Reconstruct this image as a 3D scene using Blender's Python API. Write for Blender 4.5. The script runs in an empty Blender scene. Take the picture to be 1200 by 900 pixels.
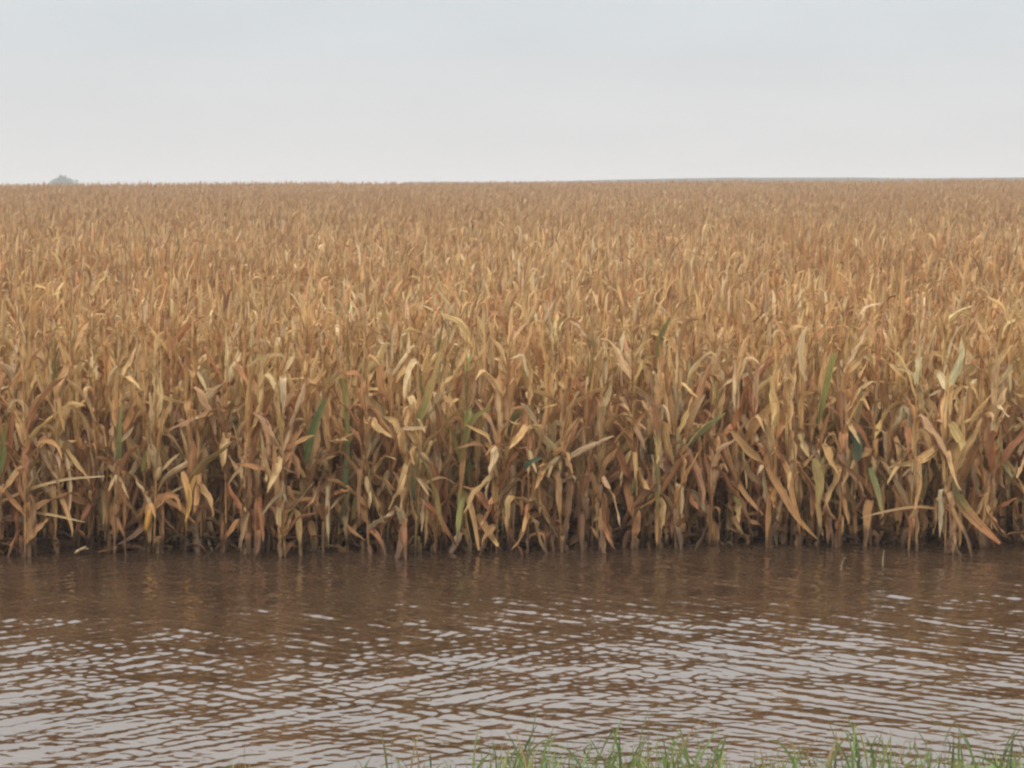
import bpy, math, random
import numpy as np
from mathutils import Vector

SC = bpy.context.scene
COL = SC.collection
R = math.radians
rng = np.random.default_rng(11)
random.seed(11)

# ------------------------------------------------------------------ camera
EYE = 3.81                       # eye height over the water, metres
FPX = 2600.0                     # focal length in photo pixels (1200 wide)
PITCH = math.atan(228.0 / FPX)
cam_d = bpy.data.cameras.new('camera')
cam_d.sensor_width = 36.0
cam_d.lens = FPX / 1200.0 * 36.0
cam_d.clip_start = 0.1
cam_d.clip_end = 9000
cam = bpy.data.objects.new('camera', cam_d)
COL.objects.link(cam)
cam.location = (0, 0, EYE)
cam.rotation_euler = (math.pi / 2 - PITCH, 0, 0)
SC.camera = cam

# ------------------------------------------------------------------ sky
SUN_EL, SUN_AZ = R(55), R(205)   # overcast: a wide soft sun from behind and left
world = bpy.data.worlds.new('World')
SC.world = world
world.use_nodes = True
nt = world.node_tree
nt.nodes.clear()
wo = nt.nodes.new('ShaderNodeOutputWorld')
bg = nt.nodes.new('ShaderNodeBackground')
bg.inputs['Strength'].default_value = 0.1
sky = nt.nodes.new('ShaderNodeTexSky')
sky.sky_type = 'NISHITA'
sky.sun_disc = False
sky.sun_elevation = SUN_EL
sky.sun_rotation = SUN_AZ
sky.air_density = 1.0
sky.dust_density = 6.0
hsv = nt.nodes.new('ShaderNodeHueSaturation')
hsv.inputs['Saturation'].default_value = 0.25
nt.links.new(sky.outputs[0], hsv.inputs['Color'])
tc = nt.nodes.new('ShaderNodeTexCoord')
sep = nt.nodes.new('ShaderNodeSeparateXYZ')
nt.links.new(tc.outputs['Generated'], sep.inputs[0])
ns = nt.nodes.new('ShaderNodeTexNoise')           # faint unevenness of the cloud layer
ns.inputs['Scale'].default_value = 6.0
ns.inputs['Detail'].default_value = 3.0
mpn = nt.nodes.new('ShaderNodeMapping')
mpn.inputs['Scale'].default_value = (1, 1, 5)
nt.links.new(tc.outputs['Generated'], mpn.inputs['Vector'])
nt.links.new(mpn.outputs[0], ns.inputs['Vector'])
nadd = nt.nodes.new('ShaderNodeMath'); nadd.operation = 'MULTIPLY_ADD'
nadd.inputs[1].default_value = 0.012
nt.links.new(ns.outputs['Fac'], nadd.inputs[0])
nt.links.new(sep.outputs['Z'], nadd.inputs[2])
ramp = nt.nodes.new('ShaderNodeValToRGB')
cr = ramp.color_ramp
cr.interpolation = 'EASE'
stops = [(0.0, (.745, .74, .74)), (0.035, (.722, .725, .73)), (0.085, (.672, .712, .738)),
         (0.24, (1.12, 1.09, 1.06)), (0.55, (1.45, 1.42, 1.39)), (1.0, (1.9, 1.88, 1.86))]
while len(cr.elements) < len(stops):
    cr.elements.new(0.5)
for e, (p, c) in zip(cr.elements, stops):
    e.position = p
    e.color = (c[0], c[1], c[2], 1)
nt.links.new(nadd.outputs[0], ramp.inputs[0])
scl = nt.nodes.new('ShaderNodeVectorMath'); scl.operation = 'SCALE'
mot = nt.nodes.new('ShaderNodeTexNoise')          # mottled underside of the overcast
mot.inputs['Scale'].default_value = 9.0; mot.inputs['Detail'].default_value = 4.0
mpm = nt.nodes.new('ShaderNodeMapping'); mpm.inputs['Scale'].default_value = (1, 1, 4.5); mpm.inputs['Location'].default_value = (.3, .2, .1)
nt.links.new(tc.outputs['Generated'], mpm.inputs['Vector']); nt.links.new(mpm.outputs[0], mot.inputs['Vector'])
mrm = nt.nodes.new('ShaderNodeMapRange')
mrm.inputs['From Min'].default_value = 0.3; mrm.inputs['From Max'].default_value = 0.7
mrm.inputs['To Min'].default_value = 9.75; mrm.inputs['To Max'].default_value = 10.25
nt.links.new(mot.outputs['Fac'], mrm.inputs['Value']); nt.links.new(mrm.outputs[0], scl.inputs['Scale'])
nt.links.new(ramp.outputs[0], scl.inputs[0])
mx = nt.nodes.new('ShaderNodeMix'); mx.data_type = 'RGBA'
mx.inputs['Factor'].default_value = 0.93
nt.links.new(hsv.outputs[0], mx.inputs['A'])
nt.links.new(scl.outputs[0], mx.inputs['B'])
nt.links.new(mx.outputs['Result'], bg.inputs['Color'])
nt.links.new(bg.outputs[0], wo.inputs[0])

sun_d = bpy.data.lights.new('sun', 'SUN')
sun_d.energy = 1.5
sun_d.angle = R(25)
sun_d.color = (1.0, 0.96, 0.9)
sun = bpy.data.objects.new('sun', sun_d)
COL.objects.link(sun)
# light travels from the sun's compass direction (rotation measured from +Y, clockwise)
sdir = Vector((math.sin(SUN_AZ) * math.cos(SUN_EL), math.cos(SUN_AZ) * math.cos(SUN_EL), math.sin(SUN_EL)))
sun.rotation_euler = sdir.to_track_quat('Z', 'Y').to_euler()
sun.location = (0, 0, 40)

vs = SC.view_settings
vs.view_transform = 'Standard'
vs.look = 'None'
vs.exposure = 0.08
vs.gamma = 1.0
vs.use_curve_mapping = False
SC.cycles.use_denoising = True
SC.cycles.max_bounces = 6
SC.cycles.diffuse_bounces = 3
SC.cycles.glossy_bounces = 3
SC.cycles.transmission_bounces = 3
SC.cycles.volume_bounces = 0
SC.cycles.filter_width = 2.3

# ------------------------------------------------------------------ helpers
def at(px, py, d):
    """photo pixel -> world point at distance d in front of the camera (along Y)"""
    xc, yc = (px - 600) / FPX, (450 - py) / FPX
    dy = math.cos(PITCH) + yc * math.sin(PITCH)
    dz = -math.sin(PITCH) + yc * math.cos(PITCH)
    k = d / dy
    return np.array([xc * k, d, EYE + dz * k])

def srgb(r, g, b):
    f = lambda v: (v / 255 / 12.92) if v / 255 <= 0.04045 else ((v / 255 + 0.055) / 1.055) ** 2.4
    return (f(r), f(g), f(b))

def mesh_np(name, verts, faces, cols=None, uvs=None, smooth=True):
    """verts (n,3), faces (m,4) or (m,3), cols (n,3), uvs per vertex (n,2)"""
    verts = np.asarray(verts, np.float32).reshape(-1, 3)
    faces = np.asarray(faces, np.int32)
    k = faces.shape[1]
    me = bpy.data.meshes.new(name)
    me.vertices.add(len(verts))
    me.vertices.foreach_set('co', verts.ravel())
    me.loops.add(faces.size)
    me.loops.foreach_set('vertex_index', faces.ravel())
    me.polygons.add(len(faces))
    me.polygons.foreach_set('loop_start', np.arange(0, faces.size, k, dtype=np.int32))
    me.polygons.foreach_set('loop_total', np.full(len(faces), k, np.int32))
    if smooth:
        me.polygons.foreach_set('use_smooth', np.ones(len(faces), bool))
    if cols is not None:
        a = me.attributes.new('Col', 'FLOAT_COLOR', 'POINT')
        c4 = np.ones((len(verts), 4), np.float32)
        c4[:, :3] = cols
        a.data.foreach_set('color', c4.ravel())
    if uvs is not None:
        ul = me.uv_layers.new(name='UVMap')
        ul.data.foreach_set('uv', np.asarray(uvs, np.float32)[faces.ravel()].ravel())
    me.update()
    me.validate()
    return me

def link(name, me, mat, parent=None):
    o = bpy.data.objects.new(name, me)
    if mat:
        me.materials.append(mat)
    COL.objects.link(o)
    if parent:
        o.parent = parent
    return o

def tag(o, label=None, cat=None, group=None, kind=None):
    if label: o['label'] = label
    if cat: o['category'] = cat
    if group: o['group'] = group
    if kind: o['kind'] = kind
    return o

def empty(name, loc):
    o = bpy.data.objects.new(name, None)
    o.empty_display_size = 0.1
    COL.objects.link(o)
    o.location = loc
    return o

class Soup:
    """collects vertex/face/colour/uv arrays (quads) into one mesh"""
    def __init__(s): s.v, s.f, s.c, s.u, s.n = [], [], [], [], 0
    def add(s, part):
        v, f, c, u = part
        s.v.append(v); s.f.append(f + s.n); s.c.append(c); s.u.append(u); s.n += len(v)
    def build(s, name, mat, parent=None):
        me = mesh_np(name, np.concatenate(s.v), np.concatenate(s.f), np.concatenate(s.c), np.concatenate(s.u))
        return link(name, me, mat, parent)

def build(part, name, mat, parent=None):
    s = Soup(); s.add(part); return s.build(name, mat, parent)

def vnoise(x, y, seed=0, scale=1.0):
    """smooth value noise in -1..1"""
    x = np.asarray(x, float) / scale; y = np.asarray(y, float) / scale
    xi = np.floor(x).astype(np.int64); yi = np.floor(y).astype(np.int64)
    fx, fy = x - xi, y - yi
    fx = fx * fx * (3 - 2 * fx); fy = fy * fy * (3 - 2 * fy)
    def h(a, b):
        n = (a * 374761393 + b * 668265263 + seed * 1442695041) & 0x7fffffff
        n = ((n ^ (n >> 13)) * 1274126177) & 0x7fffffff
        return ((n ^ (n >> 16)) & 0xffff) / 32767.5 - 1
    return (h(xi, yi) * (1 - fx) + h(xi + 1, yi) * fx) * (1 - fy) + (h(xi, yi + 1) * (1 - fx) + h(xi + 1, yi + 1) * fx) * fy

# ------------------------------------------------------------------ materials
def mat_new(name):
    m = bpy.data.materials.new(name)
    m.use_nodes = True
    m.node_tree.nodes.clear()
    return m, m.node_tree

def foliage_mat(name, streak=0.45, rough=0.6, trans=0.28, spots=True, spec=0.25):
    m, t = mat_new(name)
    N, L = t.nodes.new, t.links.new
    out = N('ShaderNodeOutputMaterial')
    p = N('ShaderNodeBsdfPrincipled')
    p.inputs['Roughness'].default_value = rough
    p.inputs['Specular IOR Level'].default_value = spec
    a = N('ShaderNodeAttribute'); a.attribute_name = 'Col'
    uv = N('ShaderNodeUVMap'); uv.uv_map = 'UVMap'
    mp = N('ShaderNodeMapping'); mp.inputs['Scale'].default_value = (7, 3.0, 1)
    L(uv.outputs[0], mp.inputs['Vector'])
    n = N('ShaderNodeTexNoise'); n.inputs['Scale'].default_value = 1.0; n.inputs['Detail'].default_value = 3
    L(mp.outputs[0], n.inputs['Vector'])
    mr = N('ShaderNodeMapRange')
    mr.inputs['From Min'].default_value = 0.3; mr.inputs['From Max'].default_value = 0.7
    mr.inputs['To Min'].default_value = 1 - streak; mr.inputs['To Max'].default_value = 1 + streak * 0.45
    L(n.outputs['Fac'], mr.inputs['Value'])
    sc = N('ShaderNodeVectorMath'); sc.operation = 'SCALE'
    L(a.outputs['Color'], sc.inputs[0]); L(mr.outputs[0], sc.inputs['Scale'])
    col = sc.outputs[0]
    if spots:                                   # brown weathered blotches along the blade
        mp2 = N('ShaderNodeMapping'); mp2.inputs['Scale'].default_value = (1.6, 9.0, 1)
        L(uv.outputs[0], mp2.inputs['Vector'])
        n2 = N('ShaderNodeTexNoise'); n2.inputs['Scale'].default_value = 1.3; n2.inputs['Detail'].default_value = 2
        L(mp2.outputs[0], n2.inputs['Vector'])
        m2 = N('ShaderNodeMapRange')
        m2.inputs['From Min'].default_value = 0.56; m2.inputs['From Max'].default_value = 0.7
        m2.inputs['To Min'].default_value = 0; m2.inputs['To Max'].default_value = 0.55
        L(n2.outputs['Fac'], m2.inputs['Value'])
        mm = N('ShaderNodeMix'); mm.data_type = 'RGBA'; mm.blend_type = 'MULTIPLY'
        L(m2.outputs[0], mm.inputs['Factor']); L(col, mm.inputs['A'])
        mm.inputs['B'].default_value = (0.62, 0.45, 0.36, 1)
        col = mm.outputs['Result']
    L(col, p.inputs['Base Color'])
    tr = N('ShaderNodeBsdfTranslucent'); L(col, tr.inputs['Color'])
    mix = N('ShaderNodeMixShader'); mix.inputs[0].default_value = trans
    L(p.outputs[0], mix.inputs[1]); L(tr.outputs[0], mix.inputs[2])
    L(mix.outputs[0], out.inputs['Surface'])
    return m

M_LEAF = foliage_mat('dry_corn_leaf')
M_STALK = foliage_mat('corn_stalk', streak=0.4, trans=0.0)
M_HUSK = foliage_mat('corn_husk', streak=0.35, trans=0.1)
M_GRASS = foliage_mat('grass_blade', streak=0.3, trans=0.35, spots=False, rough=0.5)
M_TREE = foliage_mat('tree_leaves', streak=0.3, trans=0.2, spots=False)
M_BARK = foliage_mat('tree_bark', streak=0.4, trans=0.0, spots=False)

def cob_mat():
    m, t = mat_new('corn_kernels')
    N, L = t.nodes.new, t.links.new
    out = N('ShaderNodeOutputMaterial'); p = N('ShaderNodeBsdfPrincipled')
    tc = N('ShaderNodeTexCoord'); v = N('ShaderNodeTexVoronoi'); v.inputs['Scale'].default_value = 110
    L(tc.outputs['Object'], v.inputs['Vector'])
    r = N('ShaderNodeValToRGB')
    r.color_ramp.elements[0].color = (0.62, 0.33, 0.06, 1); r.color_ramp.elements[1].color = (0.36, 0.17, 0.03, 1)
    r.color_ramp.elements[1].position = 0.7
    L(v.outputs['Distance'], r.inputs[0]); L(r.outputs[0], p.inputs['Base Color'])
    p.inputs['Roughness'].default_value = 0.45
    b = N('ShaderNodeBump'); b.inputs['Strength'].default_value = 0.5; b.inputs['Distance'].default_value = 0.004; b.invert = True
    L(v.outputs['Distance'], b.inputs['Height']); L(b.outputs[0], p.inputs['Normal'])
    L(p.outputs[0], out.inputs[0])
    return m
M_COB = cob_mat()

def ground_mat():
    m, t = mat_new('muddy_soil')
    N, L = t.nodes.new, t.links.new
    out = N('ShaderNodeOutputMaterial'); p = N('ShaderNodeBsdfPrincipled')
    g = N('ShaderNodeNewGeometry')
    n = N('ShaderNodeTexNoise'); n.inputs['Scale'].default_value = 3.0; n.inputs['Detail'].default_value = 8
    L(g.outputs['Position'], n.inputs['Vector'])
    r = N('ShaderNodeValToRGB')
    r.color_ramp.elements[0].position = 0.3; r.color_ramp.elements[1].position = 0.7
    r.color_ramp.elements[0].color = (0.075, 0.05, 0.034, 1); r.color_ramp.elements[1].color = (0.17, 0.115, 0.075, 1)
    L(n.outputs['Fac'], r.inputs[0])
    # the bank on this side of the water is turf
    sp = N('ShaderNodeSeparateXYZ'); L(g.outputs['Position'], sp.inputs[0])
    mr = N('ShaderNodeMapRange'); mr.inputs['From Min'].default_value = 14.9; mr.inputs['From Max'].default_value = 14.2
    mr.inputs['To Min'].default_value = 0; mr.inputs['To Max'].default_value = 1
    L(sp.outputs['Y'], mr.inputs['Value'])
    n3 = N('ShaderNodeTexNoise'); n3.inputs['Scale'].default_value = 7; n3.inputs['Detail'].default_value = 5
    L(g.outputs['Position'], n3.inputs['Vector'])
    r3 = N('ShaderNodeValToRGB')
    r3.color_ramp.elements[0].position = 0.35; r3.color_ramp.elements[1].position = 0.68
    r3.color_ramp.elements[0].color = (0.09, 0.13, 0.045, 1); r3.color_ramp.elements[1].color = (0.18, 0.24, 0.09, 1)
    L(n3.outputs['Fac'], r3.inputs[0])
    mx = N('ShaderNodeMix'); mx.data_type = 'RGBA'
    L(mr.outputs[0], mx.inputs['Factor']); L(r.outputs[0], mx.inputs['A']); L(r3.outputs[0], mx.inputs['B'])
    L(mx.outputs['Result'], p.inputs['Base Color'])
    p.inputs['Roughness'].default_value = 0.8
    b = N('ShaderNodeBump'); b.inputs['Strength'].default_value = 0.6; b.inputs['Distance'].default_value = 0.05
    L(n.outputs['Fac'], b.inputs['Height']); L(b.outputs[0], p.inputs['Normal'])
    L(p.outputs[0], out.inputs[0])
    return m

def water_mat():
    m, t = mat_new('muddy_water')
    N, L = t.nodes.new, t.links.new
    out = N('ShaderNodeOutputMaterial'); p = N('ShaderNodeBsdfPrincipled')
    g = N('ShaderNodeNewGeometry')
    n = N('ShaderNodeTexNoise'); n.inputs['Scale'].default_value = 0.8; n.inputs['Detail'].default_value = 3
    L(g.outputs['Position'], n.inputs['Vector'])
    r = N('ShaderNodeValToRGB')
    r.color_ramp.elements[0].position = 0.3; r.color_ramp.elements[1].position = 0.7
    r.color_ramp.elements[0].color = (0.038, 0.022, 0.013, 1); r.color_ramp.elements[1].color = (0.062, 0.037, 0.022, 1)
    L(n.outputs['Fac'], r.inputs[0]); L(r.outputs[0], p.inputs['Base Color'])
    p.inputs['Roughness'].default_value = 0.03
    p.inputs['IOR'].default_value = 2.6
    L(p.outputs[0], out.inputs[0])
    return m

# ------------------------------------------------------------------ terrain
CREST = 185.0
def edge_y(x):
    """where the front row of corn stands: a little nearer on the left"""
    x = np.asarray(x, float)
    return 23.35 + 0.045 * np.clip(x, -9, 9) + 0.22 * vnoise(x, x * 0 + 3.3, 5, 1.5)

def ground_z(x, y):
    x = np.asarray(x, float); y = np.asarray(y, float)
    e = edge_y(x)
    rise_top = 2.02 + 0.0062 * np.clip(x, -70, 70) + 0.10 * vnoise(x, y * 0 + 9.1, 7, 38)
    s = np.clip((y - e) / (CREST - e), 0, 1.0)
    prof = s * (1.14 - 0.14 * s)
    field = -0.10 + 0.14 * np.clip((y - e - 1.2) / 2.4, 0, 1) + rise_top * prof + 0.02 * vnoise(x, y, 3, 0.7)
    back = np.clip((y - CREST) / 120, 0, 1)
    field = field - 1.5 * back * back * (3 - 2 * back)
    bed = -0.28
    k = np.clip((y - (e - 1.1)) / 1.0, 0, 1); k = k * k * (3 - 2 * k)
    z = bed + (field - bed) * k
    sh = 14.20 + 0.10 * vnoise(x, y * 0, 21, 1.3) + 0.42 * np.clip((x + 1.6) / 2.2, -1.2, 1) - 0.3   # bank shoreline
    bank = (sh - y) * 0.155 + 0.03 * vnoise(x, y, 13, 0.5)
    bank = np.clip(bank, -0.28, 2.25)
    kb = y < sh + 1.9
    z = np.where(kb, np.maximum(bank, bed), z)
    return z

gx = np.concatenate([-np.geomspace(2400, 10, 40), np.linspace(-9.5, 9.5, 77), np.geomspace(10, 2400, 40)])
gy = np.concatenate([-np.geomspace(400, 5, 14), np.linspace(-4, 13.6, 30), np.linspace(13.8, 27, 90),
                     np.linspace(27.5, 60, 50), np.linspace(62, 320, 100), np.geomspace(330, 2400, 24)])
X, Y = np.meshgrid(gx, gy)
Z = ground_z(X, Y)
ny, nx = X.shape
def grid_faces(ny, nx):
    i = np.arange(ny * nx).reshape(ny, nx)
    return np.stack([i[:-1, :-1], i[:-1, 1:], i[1:, 1:], i[1:, :-1]], -1).reshape(-1, 4)
tag(link('ground', mesh_np('ground', np.stack([X, Y, Z], -1), grid_faces(ny, nx)), ground_mat()), kind='structure')

# water: real waves
wx = np.concatenate([-np.geomspace(90, 8.2, 40), np.arange(-8, 8.001, 0.02), np.geomspace(8.2, 90, 40)])
wy = np.concatenate([np.arange(13.2, 24.2, 0.0125), np.arange(24.3, 27.2, 0.1)])
X, Y = np.meshgrid(wx.astype(np.float32), wy.astype(np.float32))
wr = np.random.default_rng(5)
def train(seed, n, ang0, spread, l0, l1, slope):
    """one wave train: long crests running across ang0"""
    q = np.random.default_rng(seed)
    h = np.zeros_like(X)
    for i in range(n):
        lam = l0 * (l1 / l0) ** q.random()
        ang = R(ang0) + q.normal() * R(spread)
        k = 2 * math.pi / lam
        a = k * (X * math.sin(ang) + Y * math.cos(ang)) + q.random() * 6.283
        sl = slope * q.uniform(0.6, 1.4)
        h += (sl / k) * (np.sin(a) + 0.22 * np.cos(2 * a)).astype(np.float32)
    return h
mixw = np.clip(0.5 + 0.10 * X + 0.10 * (Y - 17.5) + 0.45 * vnoise(X, Y * 0.8, 33, 2.0), 0.25, 0.8)
H = train(1, 34, 35, 7, 0.11, 0.27, 0.029) * mixw
H = H + train(2, 34, -40, 8, 0.11, 0.29, 0.029) * (1.05 - mixw)
H = H + train(3, 26, 3, 14, 0.075, 0.16, 0.015) * (0.75 + 0.5 * vnoise(X, Y * 0.5, 34, 0.9))
H = H + train(4, 14, -5, 28, 0.4, 1.1, 0.013)
H = H + train(6, 18, 5, 45, 0.055, 0.10, 0.012)
calm = np.clip((23.2 - Y) / 7.5, 0, 1)
calm = 0.74 + 0.26 * calm * calm * (3 - 2 * calm)
patch = 1.0 + 0.36 * vnoise(X, Y * 0.7, 31, 2.1) + 0.25 * vnoise(X, Y * 0.6, 32, 0.7)
far = np.clip((12 - np.abs(X)) / 4, 0, 1)
H = 0.91 * H * calm * patch * far
ny, nx = X.shape
tag(link('water', mesh_np('water', np.stack([X, Y, H], -1), grid_faces(ny, nx)), water_mat()), kind='structure')

# ------------------------------------------------------------------ corn: leaf, stalk, ear generators (numpy)
STRAW = np.array([0.62, 0.39, 0.165]); TAN = np.array([0.55, 0.305, 0.122]); BROWN = np.array([0.41, 0.212, 0.088])
RUSSET = np.array([0.44, 0.19, 0.085]); PALE = np.array([0.68, 0.50, 0.28]); OLIVE = np.array([0.33, 0.24, 0.085])
GREEN = np.array([0.135, 0.165, 0.06]); TEAL = np.array([0.085, 0.115, 0.068]); YELLOW = np.array([0.56, 0.32, 0.07])
LIME = np.array([0.30, 0.28, 0.09])
DARK_BROWN = np.array([0.26, 0.15, 0.08])  # darkest dry-blade tone, more frequent low on the plant
PAL = np.stack([STRAW, TAN, BROWN, RUSSET, PALE, OLIVE, DARK_BROWN]) * np.array([1.0, 1.025, 1.07])

def palette(n, r, patch=None, low=0.0):
    """n leaf colours; low 0..1 leans to the darker, browner tones of the lower leaves"""
    low = np.clip(np.mean(low), 0, 1)
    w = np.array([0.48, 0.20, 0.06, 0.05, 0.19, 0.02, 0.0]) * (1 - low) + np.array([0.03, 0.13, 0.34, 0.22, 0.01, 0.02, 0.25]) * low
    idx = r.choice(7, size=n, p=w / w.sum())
    c = PAL[idx] * r.uniform(0.8, 1.16, (n, 1)) * (1 + r.normal(0, 0.04, (n, 3)))
    j = r.choice(7, size=n, p=w / w.sum())
    c = c * 0.72 + PAL[j] * 0.28
    if patch is not None:
        c = c * (1 + 0.10 * patch[:, None] * np.array([0.6, 1.0, 1.3]))
    return c

def blades(base, phi, L, W, th0, bend, kt, kink, twist, roll, col, S, C, r, tipcol=None, ruffle=0.0, power=1.6, crumple=0.0):
    """N leaf blades -> (verts, quads, cols, uvs)"""
    N = len(L)
    t = np.linspace(0, 1, S + 1)
    th = th0[:, None] - bend[:, None] * t[None] ** power
    soft = np.clip((t[None] - kt[:, None]) * S * 1.2 + 0.5, 0, 1)
    th = th - kink[:, None] * soft
    th = th + np.cumsum(r.normal(0, crumple, (N, S + 1)), 1) * 0.8
    th = np.clip(th, R(-88), R(89))
    ph = phi[:, None] + (r.normal(0, 0.35, (N, 1)) * t[None] + r.normal(0, 0.12, (N, 1)) * np.sin(t * 7)[None])
    T = np.stack([np.cos(th) * np.cos(ph), np.cos(th) * np.sin(ph), np.sin(th)], -1)
    ds = (L / S)[:, None, None]
    P = np.empty((N, S + 1, 3))
    P[:, 0] = base
    P[:, 1:] = base[:, None] + np.cumsum(0.5 * (T[:, 1:] + T[:, :-1]) * ds, 1)
    B = np.stack([-np.sin(ph), np.cos(ph), np.zeros_like(ph)], -1)
    Nn = np.cross(T, B)
    a = roll[:, None] + twist[:, None] * t[None] + np.cumsum(r.normal(0, crumple * 1.5, (N, S + 1)), 1)
    Bw = B * np.cos(a)[..., None] + Nn * np.sin(a)[..., None]
    Nw = -B * np.sin(a)[..., None] + Nn * np.cos(a)[..., None]
    prof = np.minimum(1, 0.45 + 2.6 * t) * (1 - t ** 2.6) ** 0.8
    prof[-1] = 0.03
    w = W[:, None] * prof[None]
    if C == 2:
        off = np.array([-0.5, 0.5]); fold = np.array([0.0, 0.0])
    else:
        off = np.array([-0.46, 0, 0.46]); fold = np.array([0.24, -0.08, 0.24])
    V = P[:, :, None] + Bw[:, :, None] * (w[..., None] * off)[..., None]
    V = V + Nw[:, :, None] * (w[..., None] * fold)[..., None]
    if ruffle > 0 and C == 3:
        pa, pb = r.random((N, 1)) * 6.28, r.random((N, 1)) * 6.28
        f = 14 + r.random((N, 1)) * 10
        V[:, :, 0] += Nw * (ruffle * W[:, None] * np.sin(f * t[None] + pa))[..., None]
        V[:, :, 2] += Nw * (ruffle * W[:, None] * np.sin(f * t[None] + pb))[..., None]
    M = (S + 1) * C
    i = np.arange(M).reshape(S + 1, C)
    q = np.stack([i[:-1, :-1], i[:-1, 1:], i[1:, 1:], i[1:, :-1]], -1).reshape(-1, 4)
    F = (q[None] + (np.arange(N) * M)[:, None, None]).reshape(-1, 4)
    if tipcol is None:
        tipcol = col
    tt = t[None, :, None, None] ** 1.3
    Cc = col[:, None, None, :] * (1 - tt) + tipcol[:, None, None, :] * tt
    Cc = np.broadcast_to(Cc, (N, S + 1, C, 3)).reshape(-1, 3)
    u = np.broadcast_to((off + 0.5)[None, None], (N, S + 1, C)) + (r.random((N, 1, 1)) * 50)
    v = np.broadcast_to((t[None] * L[:, None])[..., None], (N, S + 1, C)) * 1.0 + r.random((N, 1, 1)) * 50
    return V.reshape(-1, 3), F, Cc, np.stack([u, v], -1).reshape(-1, 2)

def tube(pts, rad, col, n=6, r=random):
    """tapered tube along pts (closed ends by pinching)"""
    pts = np.asarray(pts, float); k = len(pts)
    T = np.gradient(pts, axis=0); T /= np.linalg.norm(T, axis=1)[:, None] + 1e-9
    ref = np.where(np.abs(T[:, 2:3]) > 0.9, np.array([[0, 1.0, 0]]), np.array([[0, 0, 1.0]]))
    A = np.cross(T, ref); A /= np.linalg.norm(A, axis=1)[:, None]
    B = np.cross(T, A)
    a = np.linspace(0, 2 * np.pi, n, endpoint=False)
    rad = np.broadcast_to(np.asarray(rad, float), (k,))
    V = pts[:, None] + rad[:, None, None] * (A[:, None] * np.cos(a)[None, :, None] + B[:, None] * np.sin(a)[None, :, None])
    i = np.arange(k * n).reshape(k, n); j = np.roll(i, -1, 1)
    F = np.stack([i[:-1], j[:-1], j[1:], i[1:]], -1).reshape(-1, 4)
    col = np.asarray(col, float)
    Cc = np.broadcast_to(col if col.ndim == 2 else col[None], (k, 3))[:, None].repeat(n, 1).reshape(-1, 3)
    ln = np.concatenate([[0], np.cumsum(np.linalg.norm(np.diff(pts, axis=0), axis=1))])
    o = random.random() * 50
    U = np.stack([np.broadcast_to(np.arange(n) / n, (k, n)) + o, np.broadcast_to(ln[:, None] + o, (k, n))], -1).reshape(-1, 2)
    return V.reshape(-1, 3), F, Cc, U

def ribbon(pts, W, col, S=10, face=(0, -1, 0), tipcol=None, blunt=0.0, turn=0.0, curl=0.15):
    """one leaf blade through given points (Catmull-Rom), its flat side turned to `face`"""
    pts = np.asarray(pts, float)
    P = np.vstack([2 * pts[0] - pts[1], pts, 2 * pts[-1] - pts[-2]])
    m = len(pts) - 1
    t = np.linspace(0, 1, S + 1); s = t * m
    i = np.minimum(s.astype(int), m - 1); f = (s - i)[:, None]
    p0, p1, p2, p3 = P[i], P[i + 1], P[i + 2], P[i + 3]
    Q = 0.5 * ((2 * p1) + (-p0 + p2) * f + (2 * p0 - 5 * p1 + 4 * p2 - p3) * f ** 2 + (-p0 + 3 * p1 - 3 * p2 + p3) * f ** 3)
    T = np.gradient(Q, axis=0); T /= np.linalg.norm(T, axis=1)[:, None] + 1e-9
    fd = np.asarray(face, float)
    B = np.cross(T, fd); B /= np.linalg.norm(B, axis=1)[:, None] + 1e-9
    Nn = np.cross(B, T)
    a = (turn * (t - 0.5))[:, None]
    Bw = B * np.cos(a) + Nn * np.sin(a)
    prof = np.minimum(1, 0.5 + 2.4 * t) * (1 - t ** 2.8 * (1 - blunt)) ** 0.8
    w = (W * np.maximum(prof, 0.03))[:, None]
    ed = np.sin(t * 17 + random.random() * 6)[:, None] * w * 0.08
    V = np.stack([Q - Bw * w / 2 + Nn * (w * curl + ed), Q, Q + Bw * w / 2 + Nn * (w * curl - ed)], 1).reshape(-1, 3)
    k = np.arange((S + 1) * 3).reshape(S + 1, 3)
    F = np.stack([k[:-1, :-1], k[:-1, 1:], k[1:, 1:], k[1:, :-1]], -1).reshape(-1, 4)
    col = np.asarray(col, float); tc_ = col if tipcol is None else np.asarray(tipcol, float)
    Cc = (col[None] * (1 - t[:, None]) + tc_[None] * t[:, None])[:, None].repeat(3, 1).reshape(-1, 3)
    ln = np.linalg.norm(np.diff(Q, axis=0), axis=1).sum()
    o = random.random() * 50
    U = np.stack([np.broadcast_to(np.array([0, .5, 1.]), (S + 1, 3)) + o, np.broadcast_to((t * ln)[:, None] + o, (S + 1, 3))], -1).reshape(-1, 2)
    return V, F, Cc, U

def darken_foot(part, oz, r):  # blends the lowest part towards dark brown, up to a varying height
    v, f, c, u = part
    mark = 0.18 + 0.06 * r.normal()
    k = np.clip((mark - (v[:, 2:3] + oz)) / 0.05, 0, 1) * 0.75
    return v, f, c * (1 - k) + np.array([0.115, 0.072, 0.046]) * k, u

def merge(parts):
    v, f, c, u, n = [], [], [], [], 0
    for p in parts:
        v.append(p[0]); f.append(p[1] + n); c.append(p[2]); u.append(p[3]); n += len(p[0])
    return np.concatenate(v), np.concatenate(f), np.concatenate(c), np.concatenate(u)

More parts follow.
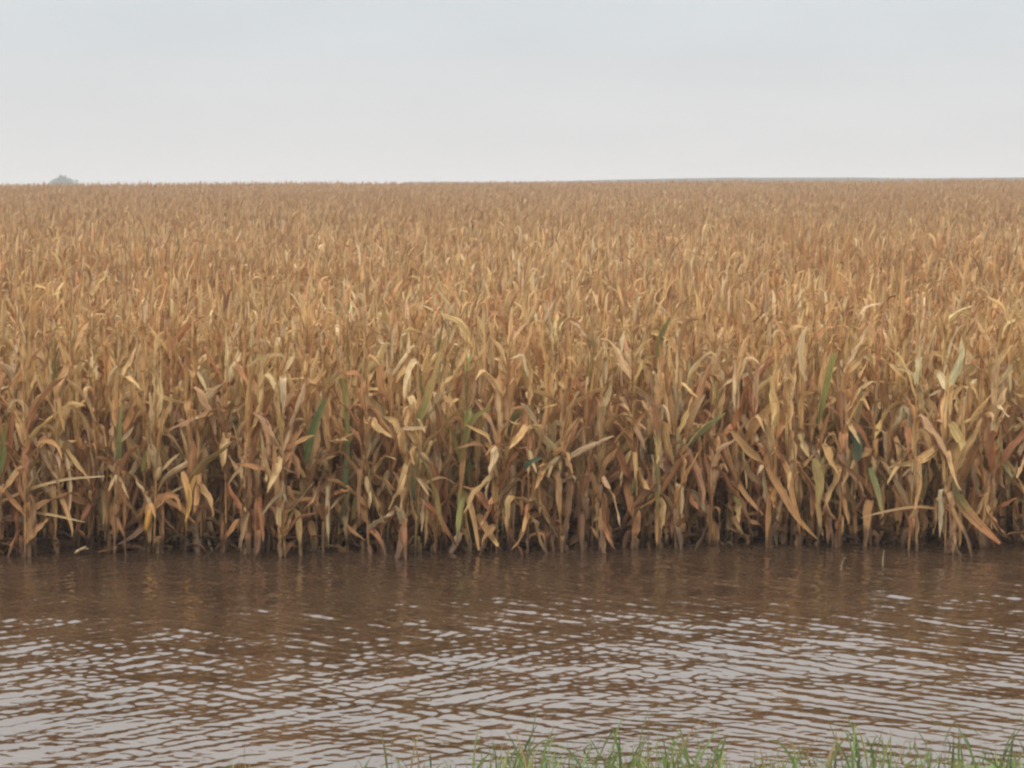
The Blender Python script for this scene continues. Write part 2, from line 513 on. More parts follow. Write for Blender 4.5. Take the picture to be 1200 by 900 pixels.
def leaf_params(zfrac, r, n):
    """blade shape by height on the plant (0 at the water, 1 at the tassel)"""
    up = zfrac
    L = r.uniform(0.34, 0.74, n) * (0.78 + 0.45 * np.sin(np.pi * np.clip(up, 0.05, 0.95)))
    W = r.uniform(0.036, 0.088, n) * (0.82 + 0.3 * np.sin(np.pi * up))
    th0 = R(52) + R(32) * up ** 0.6 + r.normal(0, R(8), n)
    m = r.random(n)
    hang = m < 0.68 - 0.56 * up                       # dead blade folded at the collar, hanging straight down
    stiff = m > 0.72 - 0.62 * up                      # upright blade, some with a snapped tip
    bend = R(130) * (1 - up) ** 0.7 * r.uniform(0.4, 1.0, n) + R(70) * r.random(n)
    kt = r.uniform(0.3, 0.8, n)
    kink = np.where(r.random(n) < 0.4, r.uniform(R(30), R(130), n), 0.0)
    bend = np.where(stiff, r.uniform(R(-8), R(30), n), bend)
    kt = np.where(stiff, r.uniform(0.55, 0.95, n), kt)
    kink = np.where(stiff, np.where(r.random(n) < 0.45, r.uniform(R(30), R(140), n), 0), kink)
    bend = np.where(hang, r.uniform(R(0), R(25), n), bend)
    kt = np.where(hang, r.uniform(0.04, 0.2, n), kt)
    kink = np.where(hang, r.uniform(R(115), R(165), n), kink)
    twist = r.normal(0, R(70), n)
    roll = r.normal(0, R(28), n)
    return L, W, th0, bend, kt, kink, twist, roll

def windward(phi, zf, k=0.55):
    """the wind combs the upper blades a little to the right"""
    k = k * np.clip(zf * 1.4 - 0.3, 0, 1)
    return np.arctan2(np.sin(phi), np.cos(phi) + k)

def stalk_path(h, r, lean=0.06):
    a = r.random() * 6.28
    lx, ly = (np.cos(a) * lean * r.random() + 0.025) * h, np.sin(a) * lean * r.random() * h
    b = r.normal(0, 0.02, 2)
    s = np.linspace(0, 1, 8)
    return np.stack([lx * s + b[0] * np.sin(s * 3.1), ly * s + b[1] * np.sin(s * 3.1), s * h], 1)

def path_at(path, f):
    s = np.clip(f, 0, 1) * (len(path) - 1)
    i = np.minimum(s.astype(int), len(path) - 2)
    k = (s - i)[:, None]
    return path[i] * (1 - k) + path[i + 1] * k

def ear_mesh(p, direction, r, col):
    d = np.asarray(direction, float); d /= np.linalg.norm(d)
    L = r.uniform(0.19, 0.26)
    s = np.linspace(0, 1, 8)
    pts = np.asarray(p)[None] + d[None] * (s * L)[:, None]
    rad = 0.033 * np.array([0.35, 0.8, 1.0, 1.02, 0.95, 0.78, 0.45, 0.1]) * r.uniform(0.85, 1.15)
    parts = [tube(pts, rad, col, 8)]
    for k in range(3):                            # loose husk tips
        e = d + r.normal(0, 0.35, 3)
        q = np.asarray(p) + d * L * 0.55 + r.normal(0, 0.012, 3)
        parts.append(ribbon([q, q + e * 0.09, q + e * 0.17 + np.array([0, 0, -0.03])], 0.035, col * r.uniform(0.85, 1.15), S=5))
    return merge(parts)

def tassel_mesh(top, r, col, n=6):
    parts = [tube([top, top + np.array([0, 0, 0.16]), top + np.array([r.normal(0, .03), r.normal(0, .03), 0.30])], [0.007, 0.005, 0.002], col, 4)]
    for k in range(n):
        a = r.random() * 6.28
        out = np.array([np.cos(a), np.sin(a), 0])
        b = top + np.array([0, 0, 0.03 + 0.02 * k])
        l = r.uniform(0.12, 0.24)
        parts.append(tube([b, b + out * l * 0.35 + np.array([0, 0, l * 0.75]), b + out * l * 0.8 + np.array([0, 0, l * 0.8])], [0.005, 0.0045, 0.002], col, 3))
    return merge(parts)

# ------------------------------------------------------------------ the corn plants nearest the water, one by one
def corn_plant(x, y, r, h=None, stalk_col=None, leafcols=None, n_leaf=None, skirt=(3, 7), green=0.006):
    h = h or r.uniform(1.95, 2.3)
    root = empty('corn_plant', (x, y, float(ground_z(x, y)) - 0.02))
    path = stalk_path(h, r)
    sc = TAN * r.uniform(0.55, 0.95) * np.array([1, 0.97, 0.92]) if stalk_col is None else stalk_col
    s = np.linspace(0, 1, 17)
    sp = path_at(path, s)
    rad = 0.0135 * (1 - 0.62 * s) * (1 + 0.22 * (np.arange(17) % 2 == 0))
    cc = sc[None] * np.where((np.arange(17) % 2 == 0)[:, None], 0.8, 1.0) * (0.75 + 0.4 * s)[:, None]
    build(darken_foot(tube(sp, rad, cc, 6), root.location.z, r), 'stalk', M_STALK, root)
    n0 = n_leaf or int(r.integers(18, 23))
    extra = int(r.integers(*skirt))                     # more dead blades round the lower stalk
    zf = np.concatenate([np.clip((np.arange(n0) + 0.7 + r.normal(0, 0.2, n0)) / n0, 0.07, 0.99), r.uniform(0.12, 0.62, extra)])
    n = len(zf)
    base = path_at(path, zf)
    phi = (r.random() * 6.28) + np.pi * (np.arange(n) % 2) + r.normal(0, 0.45, n)
    phi = windward(phi, zf)
    L, W, th0, bend, kt, kink, twist, roll = leaf_params(zf, r, n)
    # keep the lowest blades from running far below the waterline
    L = np.minimum(L, np.maximum(0.28, zf * h * 1.15 + 0.05 + 0.3 * zf))
    low = float(np.clip(0.15 + 0.2 * r.normal(), 0, 1))
    for i in range(n):
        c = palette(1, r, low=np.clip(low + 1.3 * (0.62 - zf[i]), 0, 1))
        if leafcols is not None and r.random() < leafcols[1]:
            c = leafcols[0][None] * r.uniform(0.8, 1.2)
        tip = c * r.uniform(0.85, 1.25)
        sl = slice(i, i + 1)
        W[i] *= 1.12 + 0.25 * zf[i]
        if zf[i] > 0.55: c = np.minimum(c * 1.18 + PALE * 0.06, 0.78)          # upper blades made lighter and paler
        if r.random() < green: c = (LIME * 0.65, GREEN * 0.9, OLIVE * 0.75)[int(r.integers(3))][None] * r.uniform(0.8, 1.2); tip = palette(1, r, low=0.3)
        build(darken_foot(blades(base[sl], phi[sl], L[sl], W[sl], th0[sl], bend[sl], kt[sl], kink[sl], twist[sl], roll[sl], c, 11, 3, r, tip, ruffle=0.13, crumple=0.17), root.location.z, r),
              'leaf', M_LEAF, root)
    if r.random() < 0.8:
        f = np.array([r.uniform(0.38, 0.58)])
        a = r.random() * 6.28
        dz = r.choice([-1.4, -0.6, 0.8, 1.6], p=[0.4, 0.2, 0.2, 0.2])
        q = path_at(path, f)[0] + np.array([np.cos(a), np.sin(a), 0]) * 0.015
        build(ear_mesh(q, (np.cos(a) * 0.6, np.sin(a) * 0.6, dz), r, PALE * r.uniform(0.45, 0.8) * np.array([1, .92, .82])), 'ear', M_HUSK, root)
    build(tassel_mesh(path[-1], r, TAN * r.uniform(0.7, 1.0), int(r.integers(4, 8))), 'tassel', M_STALK, root)
    root['_h'] = h
    return root

# plants that stand out in the photo: pixel x of the stalk, label, stalk colour, leaf colour bias, own blades
# own blade: (points in photo pixels, metres in front of the row, width, colour, tip colour, blunt tip)
SPECIAL = [
 (2,   'dry corn plant with a fresh green blade at the left end of the front row', None, None,
   [([(-4, 560), (2, 530), (4, 498)], .10, .075, GREEN*1.15, LIME, .1)]),
 (30,  'corn plant at far left with a long pale broken leaf slanting sideways', None, None,
   [([(-6, 592), (32, 575), (75, 563), (122, 558)], .26, .035, STRAW*1.1, PALE, .2), ([(28, 604), (60, 606), (100, 612)], .25, .03, STRAW, PALE, .2)]),
 (136, 'dry corn plant with one narrow upright green blade near the left of the front row', None, None,
   [([(135, 548), (138, 515), (143, 468)], .14, .055, GREEN*1.2, LIME, .1), ([(163, 555), (168, 540), (170, 528)], .12, .05, LIME, OLIVE, .2)]),
 (171, 'corn plant with a bare yellow cob hanging just above the water', None, None, []),
 (216, 'corn plant with a bright yellow leaf hanging low over the water', None, None,
   [([(210, 556), (216, 570), (221, 590), (217, 612)], .20, .075, TAN, YELLOW*.9, .05), ([(226, 560), (222, 575), (220, 600)], .17, .05, YELLOW*.7, YELLOW*.6, .1)]),
 (361, 'corn plant with a broad bright green blade leaning right at mid height', None, None,
   [([(356, 545), (362, 515), (372, 488), (381, 466)], .18, .085, GREEN*1.1, GREEN*1.4, .2)]),
 (407, 'corn plant with a dark green stalk and green lower leaves', OLIVE*.6, (OLIVE*.7, 0.3),
   [([(402, 610), (404, 560), (407, 510), (402, 445)], .12, .06, TEAL, LIME, .2), ([(412, 612), (418, 580), (426, 555)], .16, .06, OLIVE, LIME, .2),
    ([(398, 618), (402, 595), (411, 574)], .17, .06, TEAL, OLIVE, .1)]),
 (487, 'corn plant with a thick olive green stalk and a yellow-green top blade', OLIVE*.7, (OLIVE*.8, 0.2),
   [([(488, 500), (502, 462), (517, 412)], .16, .085, LIME, STRAW, .1), ([(484, 590), (483, 565), (489, 535)], .17, .05, TEAL, OLIVE, .1),
    ([(470, 505), (486, 503), (500, 500)], .2, .04, PALE, PALE, .5)]),
 (541, 'corn plant with olive yellow leaves spread at half height', OLIVE, (LIME*.9, 0.3),
   [([(538, 545), (545, 515), (556, 490), (575, 478)], .18, .07, OLIVE, LIME, .1), ([(538, 540), (530, 512), (520, 500)], .18, .06, OLIVE*1.2, LIME, .1)]),
 (556, 'corn plant with two pale leaves folded down into the water', None, None,
   [([(540, 578), (549, 590), (556, 615), (561, 645)], .30, .06, STRAW, TAN, .3), ([(560, 608), (570, 622), (584, 640)], .33, .085, TAN, STRAW, .3)]),
 (618, 'corn plant with a small blue-green blade curling at half height', None, None,
   [([(615, 552), (620, 544), (634, 536)], .20, .055, TEAL*1.3, TEAL*1.8, .4), ([(630, 500), (618, 480), (610, 472)], .15, .05, PALE*.8, PALE, .2)]),
 (775, 'corn plant with a dull green upper leaf near the top of the front rows', None, (OLIVE*.8, 0.15),
   [([(770, 420), (775, 395), (785, 372)], .0, .07, OLIVE*.7, LIME*.8, .2)]),
 (806, 'corn plant with one wide blue-green leaf rising to the right', None, None,
   [([(803, 540), (812, 518), (830, 500), (850, 484)], .28, .085, TEAL*1.1, LIME*.8, .1), ([(806, 520), (812, 490), (826, 462)], .15, .07, TAN, PALE, .2)]),
 (884, 'corn plant with a wide tan leaf tilted to the right above russet ones', None, (RUSSET, .25),
   [([(876, 520), (888, 498), (903, 478), (918, 462)], .22, .095, TAN, STRAW, .1), ([(862, 555), (874, 580), (895, 604)], .24, .06, TAN*.9, TAN, .2)]),
 (925, 'corn plant with broad tan leaves sweeping down right to the water', None, None,
   [([(902, 552), (916, 574), (934, 606), (958, 632)], .26, .08, BROWN, TAN*.85, .05), ([(905, 520), (925, 552), (930, 585), (942, 622)], .22, .07, BROWN*1.2, TAN, .1)]),
 (941, 'corn plant with a very pale upright leaf standing out near the row top', None, None,
   [([(947, 448), (940, 420), (941, 395), (946, 382)], .10, .075, PALE*1.05, PALE*1.1, .1)]),
 (966, 'corn plant with a light green upper blade and an olive lower leaf', OLIVE, None,
   [([(962, 500), (968, 465), (976, 425), (981, 412)], .16, .075, LIME*.9, LIME*1.2, .1), ([(958, 540), (962, 565), (958, 590)], .2, .11, OLIVE, OLIVE*1.1, .3)]),
 (1005,'corn plant with a dark green stub of broken leaf on a pale stem', OLIVE*.8, None,
   [([(1004, 506), (1007, 520), (1005, 540)], .24, .11, np.array([.05, .07, .032]), np.array([.07, .085, .04]), .55), ([(1007, 505), (1009, 480), (1010, 455)], .22, .05, PALE*.75, LIME, .3)]),
 (1028,'corn plant with a short green leaf hanging straight down low on the stalk', None, None,
   [([(1024, 552), (1030, 575), (1035, 605)], .25, .07, GREEN*1.3, OLIVE, .1)]),
 (1066,'corn plant with a thin pale leaf lying level just above the water', None, None,
   [([(1112, 603), (1080, 597), (1040, 601), (1008, 607)], .34, .03, TAN, PALE*.9, .1)]),
 (1122,'corn plant with a wide pinkish leaf, green at its base, drooping into the water', None, None,
   [([(1126, 580), (1135, 598), (1150, 616), (1172, 637)], .38, .12, OLIVE*.9, RUSSET*1.2, .15), ([(1122, 570), (1130, 588), (1137, 600)], .34, .045, GREEN*1.1, OLIVE, .1)]),
]

STEP = 0.168
rr = np.random.default_rng(101)
front = []                        # (x, root, special index or None)
sp_x = []
for i, s in enumerate(SPECIAL):
    d = 23.3
    sp_x.append((at(s[0], 560, d)[0], i))
xs = np.arange(-5.72, 5.74, STEP) + rr.normal(0, 0.05, len(np.arange(-5.72, 5.74, STEP)))
used = {}
for X0, i in sp_x:
    k = min((j for j in range(len(xs)) if j not in used), key=lambda j: abs(xs[j] - X0))
    used[k] = i
    xs[k] = X0
order = np.argsort(xs)
for j in order:
    x = float(xs[j]); y = float(edge_y(x)) + rr.normal(0.05, 0.2)
    i = used.get(int(j))
    if i is None:
        root = corn_plant(x, y, rr, skirt=(11, 17), green=0.025)
    else:
        px, label, scol, lc, own = SPECIAL[i]
        root = corn_plant(x, y, rr, stalk_col=scol, leafcols=lc, n_leaf=16, skirt=(9, 14))
        o3 = np.array(root.location)
        for pts, fwd, W, c0, c1, blunt in own:
            fwd += 0.14
            P = np.array([at(a, b, y - fwd) for a, b in pts])
            P[:, 1] += np.linspace(fwd * 0.7, 0, len(P))
            build(ribbon(P - o3[None], W, c0, tipcol=c1, blunt=blunt, turn=rr.normal(0, 0.9)), 'leaf', M_LEAF, root)
    front.append((x, root, i))

ORD = ['next', 'second', 'third', 'fourth', 'fifth', 'sixth', 'seventh', 'eighth', 'ninth', 'tenth', 'eleventh', 'twelfth']
SHORT = {0: 'the green blade at the left end', 1: 'the long pale slanting leaf', 2: 'the narrow upright green blade', 3: 'the bare yellow cob',
         4: 'the bright yellow hanging leaf', 5: 'the broad bright green blade', 6: 'the dark green stalk', 7: 'the thick olive stalk',
         8: 'the olive yellow leaves', 9: 'the two pale folded leaves', 10: 'the small blue-green curl', 11: 'the dull green top leaf',
         12: 'the wide blue-green leaf', 13: 'the wide tan tilted leaf', 14: 'the broad leaves sweeping down', 15: 'the very pale upright leaf',
         16: 'the light green upper blade', 17: 'the dark green stub', 18: 'the short green hanging leaf', 19: 'the thin pale level leaf',
         20: 'the wide pinkish drooping leaf'}
G1 = 'corn plants of the front row in the water'
last, cnt = None, 0
for x, root, i in front:
    if i is not None:
        tag(root, SPECIAL[i][1], 'corn plant', G1)
        last, cnt = i, 0
    else:
        if last is None:
            tag(root, 'plain dry corn plant at the far left end of the front row', 'corn plant', G1)
        else:
            tag(root, 'plain dry front row corn plant, %s one right of %s' % (ORD[min(cnt, 11)], SHORT[last]), 'corn plant', G1)
        cnt += 1
    if '_h' in root: del root['_h']

# yellow cob hanging on its plant
for x, root, i in front:
    if i == 3:
        o3 = np.array(root.location)
        a = at(176, 596, root.location.y - 0.16) - o3
        b = at(171, 622, root.location.y - 0.19) - o3
        s = np.linspace(0, 1, 9)[:, None]
        rad = 0.034 * np.array([0.4, 0.85, 1, 1, 1, .95, .85, .65, .15])
        ear = build(tube(a[None] * (1 - s) + b[None] * s, rad, YELLOW, 10), 'cob', M_COB, root)
        build(merge([ribbon([a + [0, .01, .06], a + [0.03, -.02, 0], a + [0.06, -.03, -.10]], .05, TAN), ribbon([a + [0, .01, .06], a + [-.03, -.01, .0], a + [-.05, 0, -.08]], .05, BROWN),
                     ribbon([np.array([0.0, 0, a[2] + .16]), a * 0.5 + np.array([0, 0, (a[2] + .12) * .5]), a + [0, 0, .02]], .03, TAN)]), 'husk', M_HUSK, ear)

ROWLAB = ['dry corn plant in the second row from the water, its upper half showing',
          'dry corn plant in the third row from the water, its top showing behind',
          'dry corn plant in the fourth row from the water, only its tip leaves showing']
ROWG = ['corn plants of the second row', 'corn plants of the third row', 'corn plants of the fourth row']
ROWS = 0.62
for k in range(3):
    for x in np.arange(-5.9 - 0.1 * k, 5.95 + 0.1 * k, STEP * 0.96):
        x = float(x + rr.normal(0, 0.035)); y = float(edge_y(x)) + ROWS * (k + 1) + rr.normal(0, 0.05)
        p = corn_plant(x, y, rr)
        tag(p, ROWLAB[k], 'corn plant', ROWG[k])
        del p['_h']

# ------------------------------------------------------------------ the rest of the field: one mass
fr = np.random.default_rng(77)
def field_points():
    P = []
    # outside the frame on both sides of the front rows
    for k in range(4):
        y0 = ROWS * k
        for side in (-1, 1):
            n = int((10.5 - 6.0 - 0.1 * k) / STEP)
            x = side * (6.02 + 0.1 * k + np.arange(n) * STEP)
            P.append(np.stack([x, edge_y(x) + y0, np.zeros(n)], 1))
    row = 0
    y = ROWS * 4
    while y < CREST + 22 - 23.3:
        d = 23.35 + y
        half = 0.285 * d + 5.0
        dens = STEP if d < 60 else (STEP * 1.1 if d < 110 else STEP * 1.3)
        x = np.arange(-half, half, dens)
        x = x + fr.normal(0, dens * 0.3, len(x))
        lod = 0 if d < 42 else (1 if d < 85 else 2)
        P.append(np.stack([x, edge_y(x) + y + fr.normal(0, 0.10, len(x)), np.full(len(x), lod)], 1))
        y += ROWS if d < 60 else (0.76 if d < 110 else 0.95)
        row += 1
    return np.concatenate(P)
FP = field_points()
soup = Soup()
for lod, (S, C, nl, zmin) in enumerate([(7, 3, 18, 0.10), (5, 2, 11, 0.4), (4, 2, 8, 0.55)]):
    Q = FP[FP[:, 2] == lod]
    n = len(Q)
    gz = ground_z(Q[:, 0], Q[:, 1])
    hv = 1.97 + fr.normal(0, 0.10, n) + 0.12 * vnoise(Q[:, 0], Q[:, 1], 51, 6)
    patch = vnoise(Q[:, 0], Q[:, 1] * 0.5, 41, 7) + 0.6 * vnoise(Q[:, 0], Q[:, 1] * 0.5, 42, 2.2)
    tone = 1 + fr.normal(0, 1, n) * (0.055 + 0.035 * np.clip((70 - Q[:, 1]) / 40, 0, 1))
    ph0 = fr.random(n) * 6.28
    lean = fr.normal(0, 0.05, (n, 2))
    for i in range(nl):
        zf = np.clip(zmin + (1 - zmin) * (i + 0.7 + fr.normal(0, 0.2, n)) / nl, 0.05, 0.99)
        base = np.stack([Q[:, 0] + lean[:, 0] * zf * hv, Q[:, 1] + lean[:, 1] * zf * hv, gz + zf * hv], 1)
        L, W, th0, bend, kt, kink, twist, roll = leaf_params(zf, fr, n)
        if lod == 2: W = W * 1.15
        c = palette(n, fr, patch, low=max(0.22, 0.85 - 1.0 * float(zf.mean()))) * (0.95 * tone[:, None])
        # lighter tops on the near side of the field, duller and more even plants further in
        near = np.clip((72 - Q[:, 1]) / 46, 0, 1)[:, None] * (1.0 if zf.mean() > 0.6 else 0.0)
        c = np.minimum(c * (1 + 0.15 * near) + PALE * 0.04 * near, 0.78)
        wb = np.clip((Q[:, 1] - 30) / 75, 0, 1)[:, None] * 0.5
        c = c * (1 - wb) + np.array([0.455, 0.285, 0.15]) * wb
        soup.add(blades(base, windward(ph0 + np.pi * (i % 2) + fr.normal(0, 0.45, n), zf), L, W, th0, bend, kt, kink, twist, roll, c, S, C, fr,
                        c * fr.uniform(0.9, 1.25, (n, 1)), ruffle=0.1, crumple=0.17))
    # stalks and tassel spikes as thin crossed blades
    for q in range(4 if lod < 2 else 2):
        z0 = np.zeros(n)
        if q == 0:
            b = np.stack([Q[:, 0], Q[:, 1], gz - 0.02], 1); Ls = hv + 0.28; Ws = np.full(n, 0.028)
            tp = np.arctan2(1.0, np.hypot(lean[:, 0], lean[:, 1])); pz = np.arctan2(lean[:, 1], lean[:, 0])
        else:
            b = np.stack([Q[:, 0] + lean[:, 0] * hv, Q[:, 1] + lean[:, 1] * hv, gz + hv - 0.02], 1)
            Ls = fr.uniform(0.16, 0.32, n); Ws = np.full(n, 0.012 if lod < 2 else 0.03); tp = fr.uniform(R(50), R(88), n); pz = fr.random(n) * 6.28
        c = np.repeat((TAN * 0.8)[None], n, 0) * fr.uniform(0.7, 1.15, (n, 1))
        soup.add(blades(b, pz, Ls, Ws, tp, z0, z0 + 2, z0, z0, fr.random(n) * 3, c, 2, 2, fr))
field = soup.build('corn_field', M_LEAF)
tag(field, 'wide field of dry tan corn stretching from behind the front rows to the skyline', 'corn field', kind='stuff')

# trampled leaves and husks at the foot of the front rows
n = 1700
x = fr.uniform(-9, 9, n); y = edge_y(x) + np.abs(fr.normal(0, 0.9, n)) + 0.15 - 0.2 * (vnoise(x, x * 0, 72, 0.5) > 0.2)
b = np.stack([x, y, np.maximum(ground_z(x, y), -0.01) + np.abs(fr.normal(0.0, 0.12, n)) * (0.4 + 0.6 * (vnoise(x, y, 71, 0.35) > 0))], 1)
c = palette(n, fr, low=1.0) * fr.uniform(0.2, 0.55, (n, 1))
z0 = np.zeros(n)
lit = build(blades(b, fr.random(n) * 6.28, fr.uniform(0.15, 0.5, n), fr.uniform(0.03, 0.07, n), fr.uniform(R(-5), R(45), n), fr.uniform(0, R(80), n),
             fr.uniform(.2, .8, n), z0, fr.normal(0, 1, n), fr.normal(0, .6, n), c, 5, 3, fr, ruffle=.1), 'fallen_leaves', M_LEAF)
tag(lit, 'brown fallen corn leaves matted at the foot of the stalks', 'fallen leaves', kind='stuff')

# ------------------------------------------------------------------ husks floating at the edge, stems in the water
def husk(px, py, L, W, ang, col, label, tilt=0.05):
    y = EYE / ((math.sin(PITCH) - (450 - py) / FPX * math.cos(PITCH)) / (math.cos(PITCH) + (450 - py) / FPX * math.sin(PITCH)))
    p = at(px, py, y)
    root = np.array([p[0], p[1], 0.012])
    d = np.array([math.cos(ang), math.sin(ang), 0]); up = np.array([0, 0, 1.0])
    q = ribbon([-d * L / 2 + up * 0.002, up * (0.02 + tilt * .3), d * L / 2 + up * tilt], W, col, S=8, face=(0, 0, 1), blunt=.45, tipcol=col * 1.1, curl=.3)
    q2 = ribbon([-d * L / 2 + up * 0.006, up * (0.035 + tilt * .3) + d * .02, d * L * .36 + up * (tilt + .03)], W * .7, col * .85, S=8, face=(0.3, 0, 1), blunt=.3, curl=.35)
    o = build(merge([q, q2]), 'floating_husk', M_HUSK)
    o.location = root
    tag(o, label, 'husk', 'husks floating at the corn edge')
husk(866, 634, .20, .09, 2.8, YELLOW * 1.0, 'small yellow husk floating at the edge of the corn right of centre', .07)
husk(1062, 632, .22, .08, 0.2, PALE * .9, 'pale whitish husk lying at the waterline below the level leaf', .05)
husk(507, 636, .16, .08, 2.0, np.array([.55, .33, .18]), 'orange tan husk tipped up at the waterline left of centre', .12)
husk(96, 650, .14, .07, 0.4, PALE * .8, 'short pale husk floating at the far left of the corn edge', .04)
husk(1107, 624, .18, .07, 0.9, PALE * .95, 'light husk caught between stalks beside the pinkish drooping leaf', .10)
husk(62, 640, .16, .08, 2.6, TAN * .8, 'dull brown husk in the shallow water at far left', .08)

def stem(px, py0, px1, py1, label):
    y = EYE / ((math.sin(PITCH) - (450 - py0) / FPX * math.cos(PITCH)) / (math.cos(PITCH) + (450 - py0) / FPX * math.sin(PITCH)))
    a = at(px, py0, y); b = at(px1, py1, y)
    d = b - a
    o = build(tube([a - a + np.array([0, 0, -.2]), d * .5 + np.array([0, .01, 0]), d], [.006, .005, .004], np.array([.36, .31, .2]), 6), 'broken_stem', M_STALK)
    o.location = a
    tag(o, label, 'plant stem', 'broken stems standing in the water')
stem(983, 668, 991, 652, 'short straw stem leaning right out of the water on the right side')
stem(1034, 662, 1036, 645, 'short straw stem standing upright in the water at right')

# ------------------------------------------------------------------ grass on the near bank
gr = np.random.default_rng(9)
n = 38000
x = gr.uniform(-6.5, 6.5, n); y = gr.uniform(9.0, 15.1, n)
gz = ground_z(x, y)
dens = 0.05 + 0.75 * np.clip((x + 1.3) / 2.0, 0, 1)
dens = dens * np.clip(0.55 + 0.75 * vnoise(x, y, 61, 0.4), 0.03, 1) * np.clip(1.25 - (y - 13.9) * 0.95, 0.03, 1)
keep = (gr.random(n) < dens) & (gz > -0.12)
x, y, gz = x[keep], y[keep], gz[keep]; n = len(x)
tall = gr.random(n) < 0.16
L = np.where(tall, gr.uniform(0.22, 0.40, n) * (1.0 + 0.35 * vnoise(x, y * 0, 62, 0.45)), gr.uniform(0.08, 0.20, n))
W = np.where(tall, gr.uniform(0.010, 0.022, n), gr.uniform(0.006, 0.013, n))
pal = np.array([[0.16, 0.24, 0.08], [0.23, 0.33, 0.12], [0.10, 0.16, 0.06], [0.26, 0.27, 0.12], [0.36, 0.27, 0.15]])
c = pal[gr.choice(5, n, p=[.3, .28, .16, .14, .12])] * gr.uniform(.8, 1.2, (n, 1)) * np.where(tall, .75, 1.0)[:, None]
z0 = np.zeros(n)
g = build(blades(np.stack([x, y, gz - 0.02], 1), gr.random(n) * 6.28, L, W, gr.uniform(R(62), R(88), n), gr.uniform(0, R(75), n),
          z0 + 2, z0, gr.normal(0, 1, n), gr.normal(0, 1, n), c, 6, 2, gr, c * np.array([1.2, 1.1, .9]), power=2.0), 'grass', M_GRASS)
tag(g, 'loose tufts of green grass growing on the near bank by the water', 'grass', kind='stuff')

# ------------------------------------------------------------------ beyond the field
def crown_blades(cx, cy, z0, rx, rz, n, r, col, size):
    """leaf clumps spread through a lumpy dome"""
    a = r.random(n) * 6.283
    u = r.random(n)
    lump = 1 + 0.22 * np.sin(a * 3 + 1) + 0.12 * np.sin(a * 5)
    el = np.arcsin(r.uniform(-0.25, 1, n))
    rad = u ** 0.4
    P = np.stack([cx + rx * lump * rad * np.cos(a) * np.cos(el), cy + rx * rad * np.sin(a) * np.cos(el), z0 + rz * rad * np.sin(el) * (1 + 0.12 * np.sin(a * 4))], 1)
    z = np.zeros(n)
    c = col[None] * r.uniform(0.6, 1.4, (n, 1))
    return blades(P, r.random(n) * 6.28, r.uniform(0.6, 1.3, n) * size, r.uniform(.4, .9, n) * size, r.uniform(R(-50), R(70), n), r.uniform(0, 1, n),
                  z + 2, z, z, r.normal(0, 1, n), c, 3, 2, r)
tr_ = np.random.default_rng(4)
TD = 850.0
tp = at(73, 206, TD)
tz = float(ground_z(tp[0], TD))
tree = empty('tree', (tp[0], TD, tz))
ht = at(73, 203.5, TD)[2] - tz
parts = [crown_blades(0, 0, ht * .42, 6.4, ht * .40, 2600, tr_, np.array([.05, .075, .035]), .8),
         crown_blades(-0.4, 0, ht * .60, 2.6, ht * .33, 700, tr_, np.array([.05, .075, .035]), .7)]
build(merge(parts), 'crown', M_TREE, tree)
tk = [tube([(0, 0, -.3), (0.1, 0, ht * .3), (0, 0, ht * .75)], [.45, .33, .1], (.12, .09, .07), 8)]
for k in range(5):
    a = k * 1.3
    tk.append(tube([(0.05, 0, ht * (.25 + .05 * k)), (1.5 * math.cos(a), 1.5 * math.sin(a), ht * (.42 + .05 * k)), (2.6 * math.cos(a), 2.6 * math.sin(a), ht * (.46 + .03 * k))], [.16, .1, .04], (.12, .09, .07), 6))
build(merge(tk), 'trunk', M_BARK, tree)
tag(tree, 'lone hazy grey tree rising beyond the field at the left skyline', 'tree')

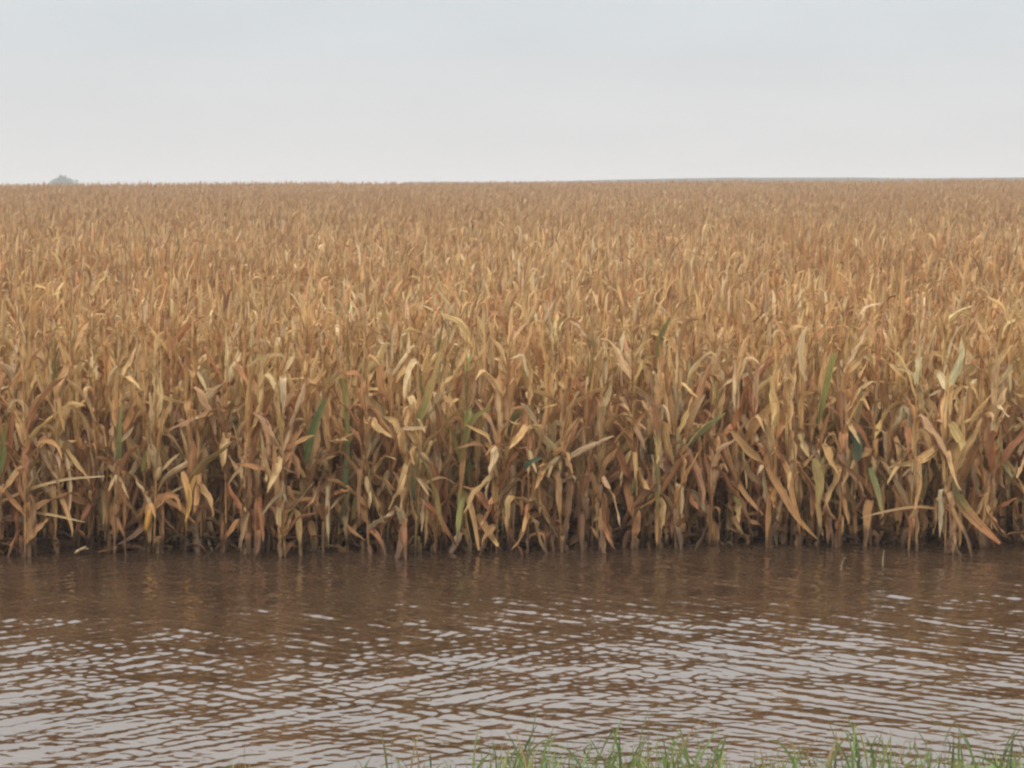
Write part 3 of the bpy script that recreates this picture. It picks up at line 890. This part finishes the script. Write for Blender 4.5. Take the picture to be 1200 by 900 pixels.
rxs = np.linspace(-30, 260, 146); rys = np.linspace(560, 900, 30)
RX, RY = np.meshgrid(rxs, rys)
pxr = 600 + RX / 640 * FPX
kk = np.clip((pxr - 560) / 330, 0, 1); kk = kk * kk * (3 - 2 * kk)
yr = 213.4 - 5.3 * kk + 0.8 * np.clip((pxr - 1000) / 90, 0, 1) * (pxr < 1320) - 1.0 * np.clip((pxr - 1100) / 90, 0, 1) + 0.25 * vnoise(RX, RX * 0, 81, 9)
top = EYE + (222 - yr) / FPX * 640
prof = np.clip(1 - ((RY - 640) / np.where(RY < 640, 80, 260)) ** 2, 0, 1)
base = ground_z(RX, RY) - 0.4
RZ = base + (top - base) * prof
rm, rt = mat_new('far_ridge_scrub')
ro = rt.nodes.new('ShaderNodeOutputMaterial'); rp = rt.nodes.new('ShaderNodeBsdfPrincipled'); rn = rt.nodes.new('ShaderNodeTexNoise'); rr_ = rt.nodes.new('ShaderNodeValToRGB')
rn.inputs['Scale'].default_value = 40
rr_.color_ramp.elements[0].color = (.035, .038, .03, 1); rr_.color_ramp.elements[1].color = (.06, .06, .045, 1)
rt.links.new(rn.outputs['Fac'], rr_.inputs[0]); rt.links.new(rr_.outputs[0], rp.inputs['Base Color']); rp.inputs['Roughness'].default_value = .9
rt.links.new(rp.outputs[0], ro.inputs[0])
tag(link('hills', mesh_np('hills', np.stack([RX, RY, RZ], -1), grid_faces(*RX.shape)), rm), kind='structure')

# ------------------------------------------------------------------ haze: the damp air between here and the skyline
hb = np.array([[x, y, z] for z in (-1.5, 17) for y in (-500, 2500) for x in (-2500, 2500)], float)
hf = np.array([[0, 2, 3, 1], [4, 5, 7, 6], [0, 1, 5, 4], [2, 6, 7, 3], [0, 4, 6, 2], [1, 3, 7, 5]])
hm, ht_ = mat_new('haze_air')
ho = ht_.nodes.new('ShaderNodeOutputMaterial'); hv_ = ht_.nodes.new('ShaderNodeVolumePrincipled')
hv_.inputs['Color'].default_value = (.995, .99, .99, 1)
hv_.inputs['Density'].default_value = 0.0008
ht_.links.new(hv_.outputs[0], ho.inputs['Volume'])
tag(link('haze', mesh_np('haze', hb, hf, smooth=False), hm), kind='stuff')
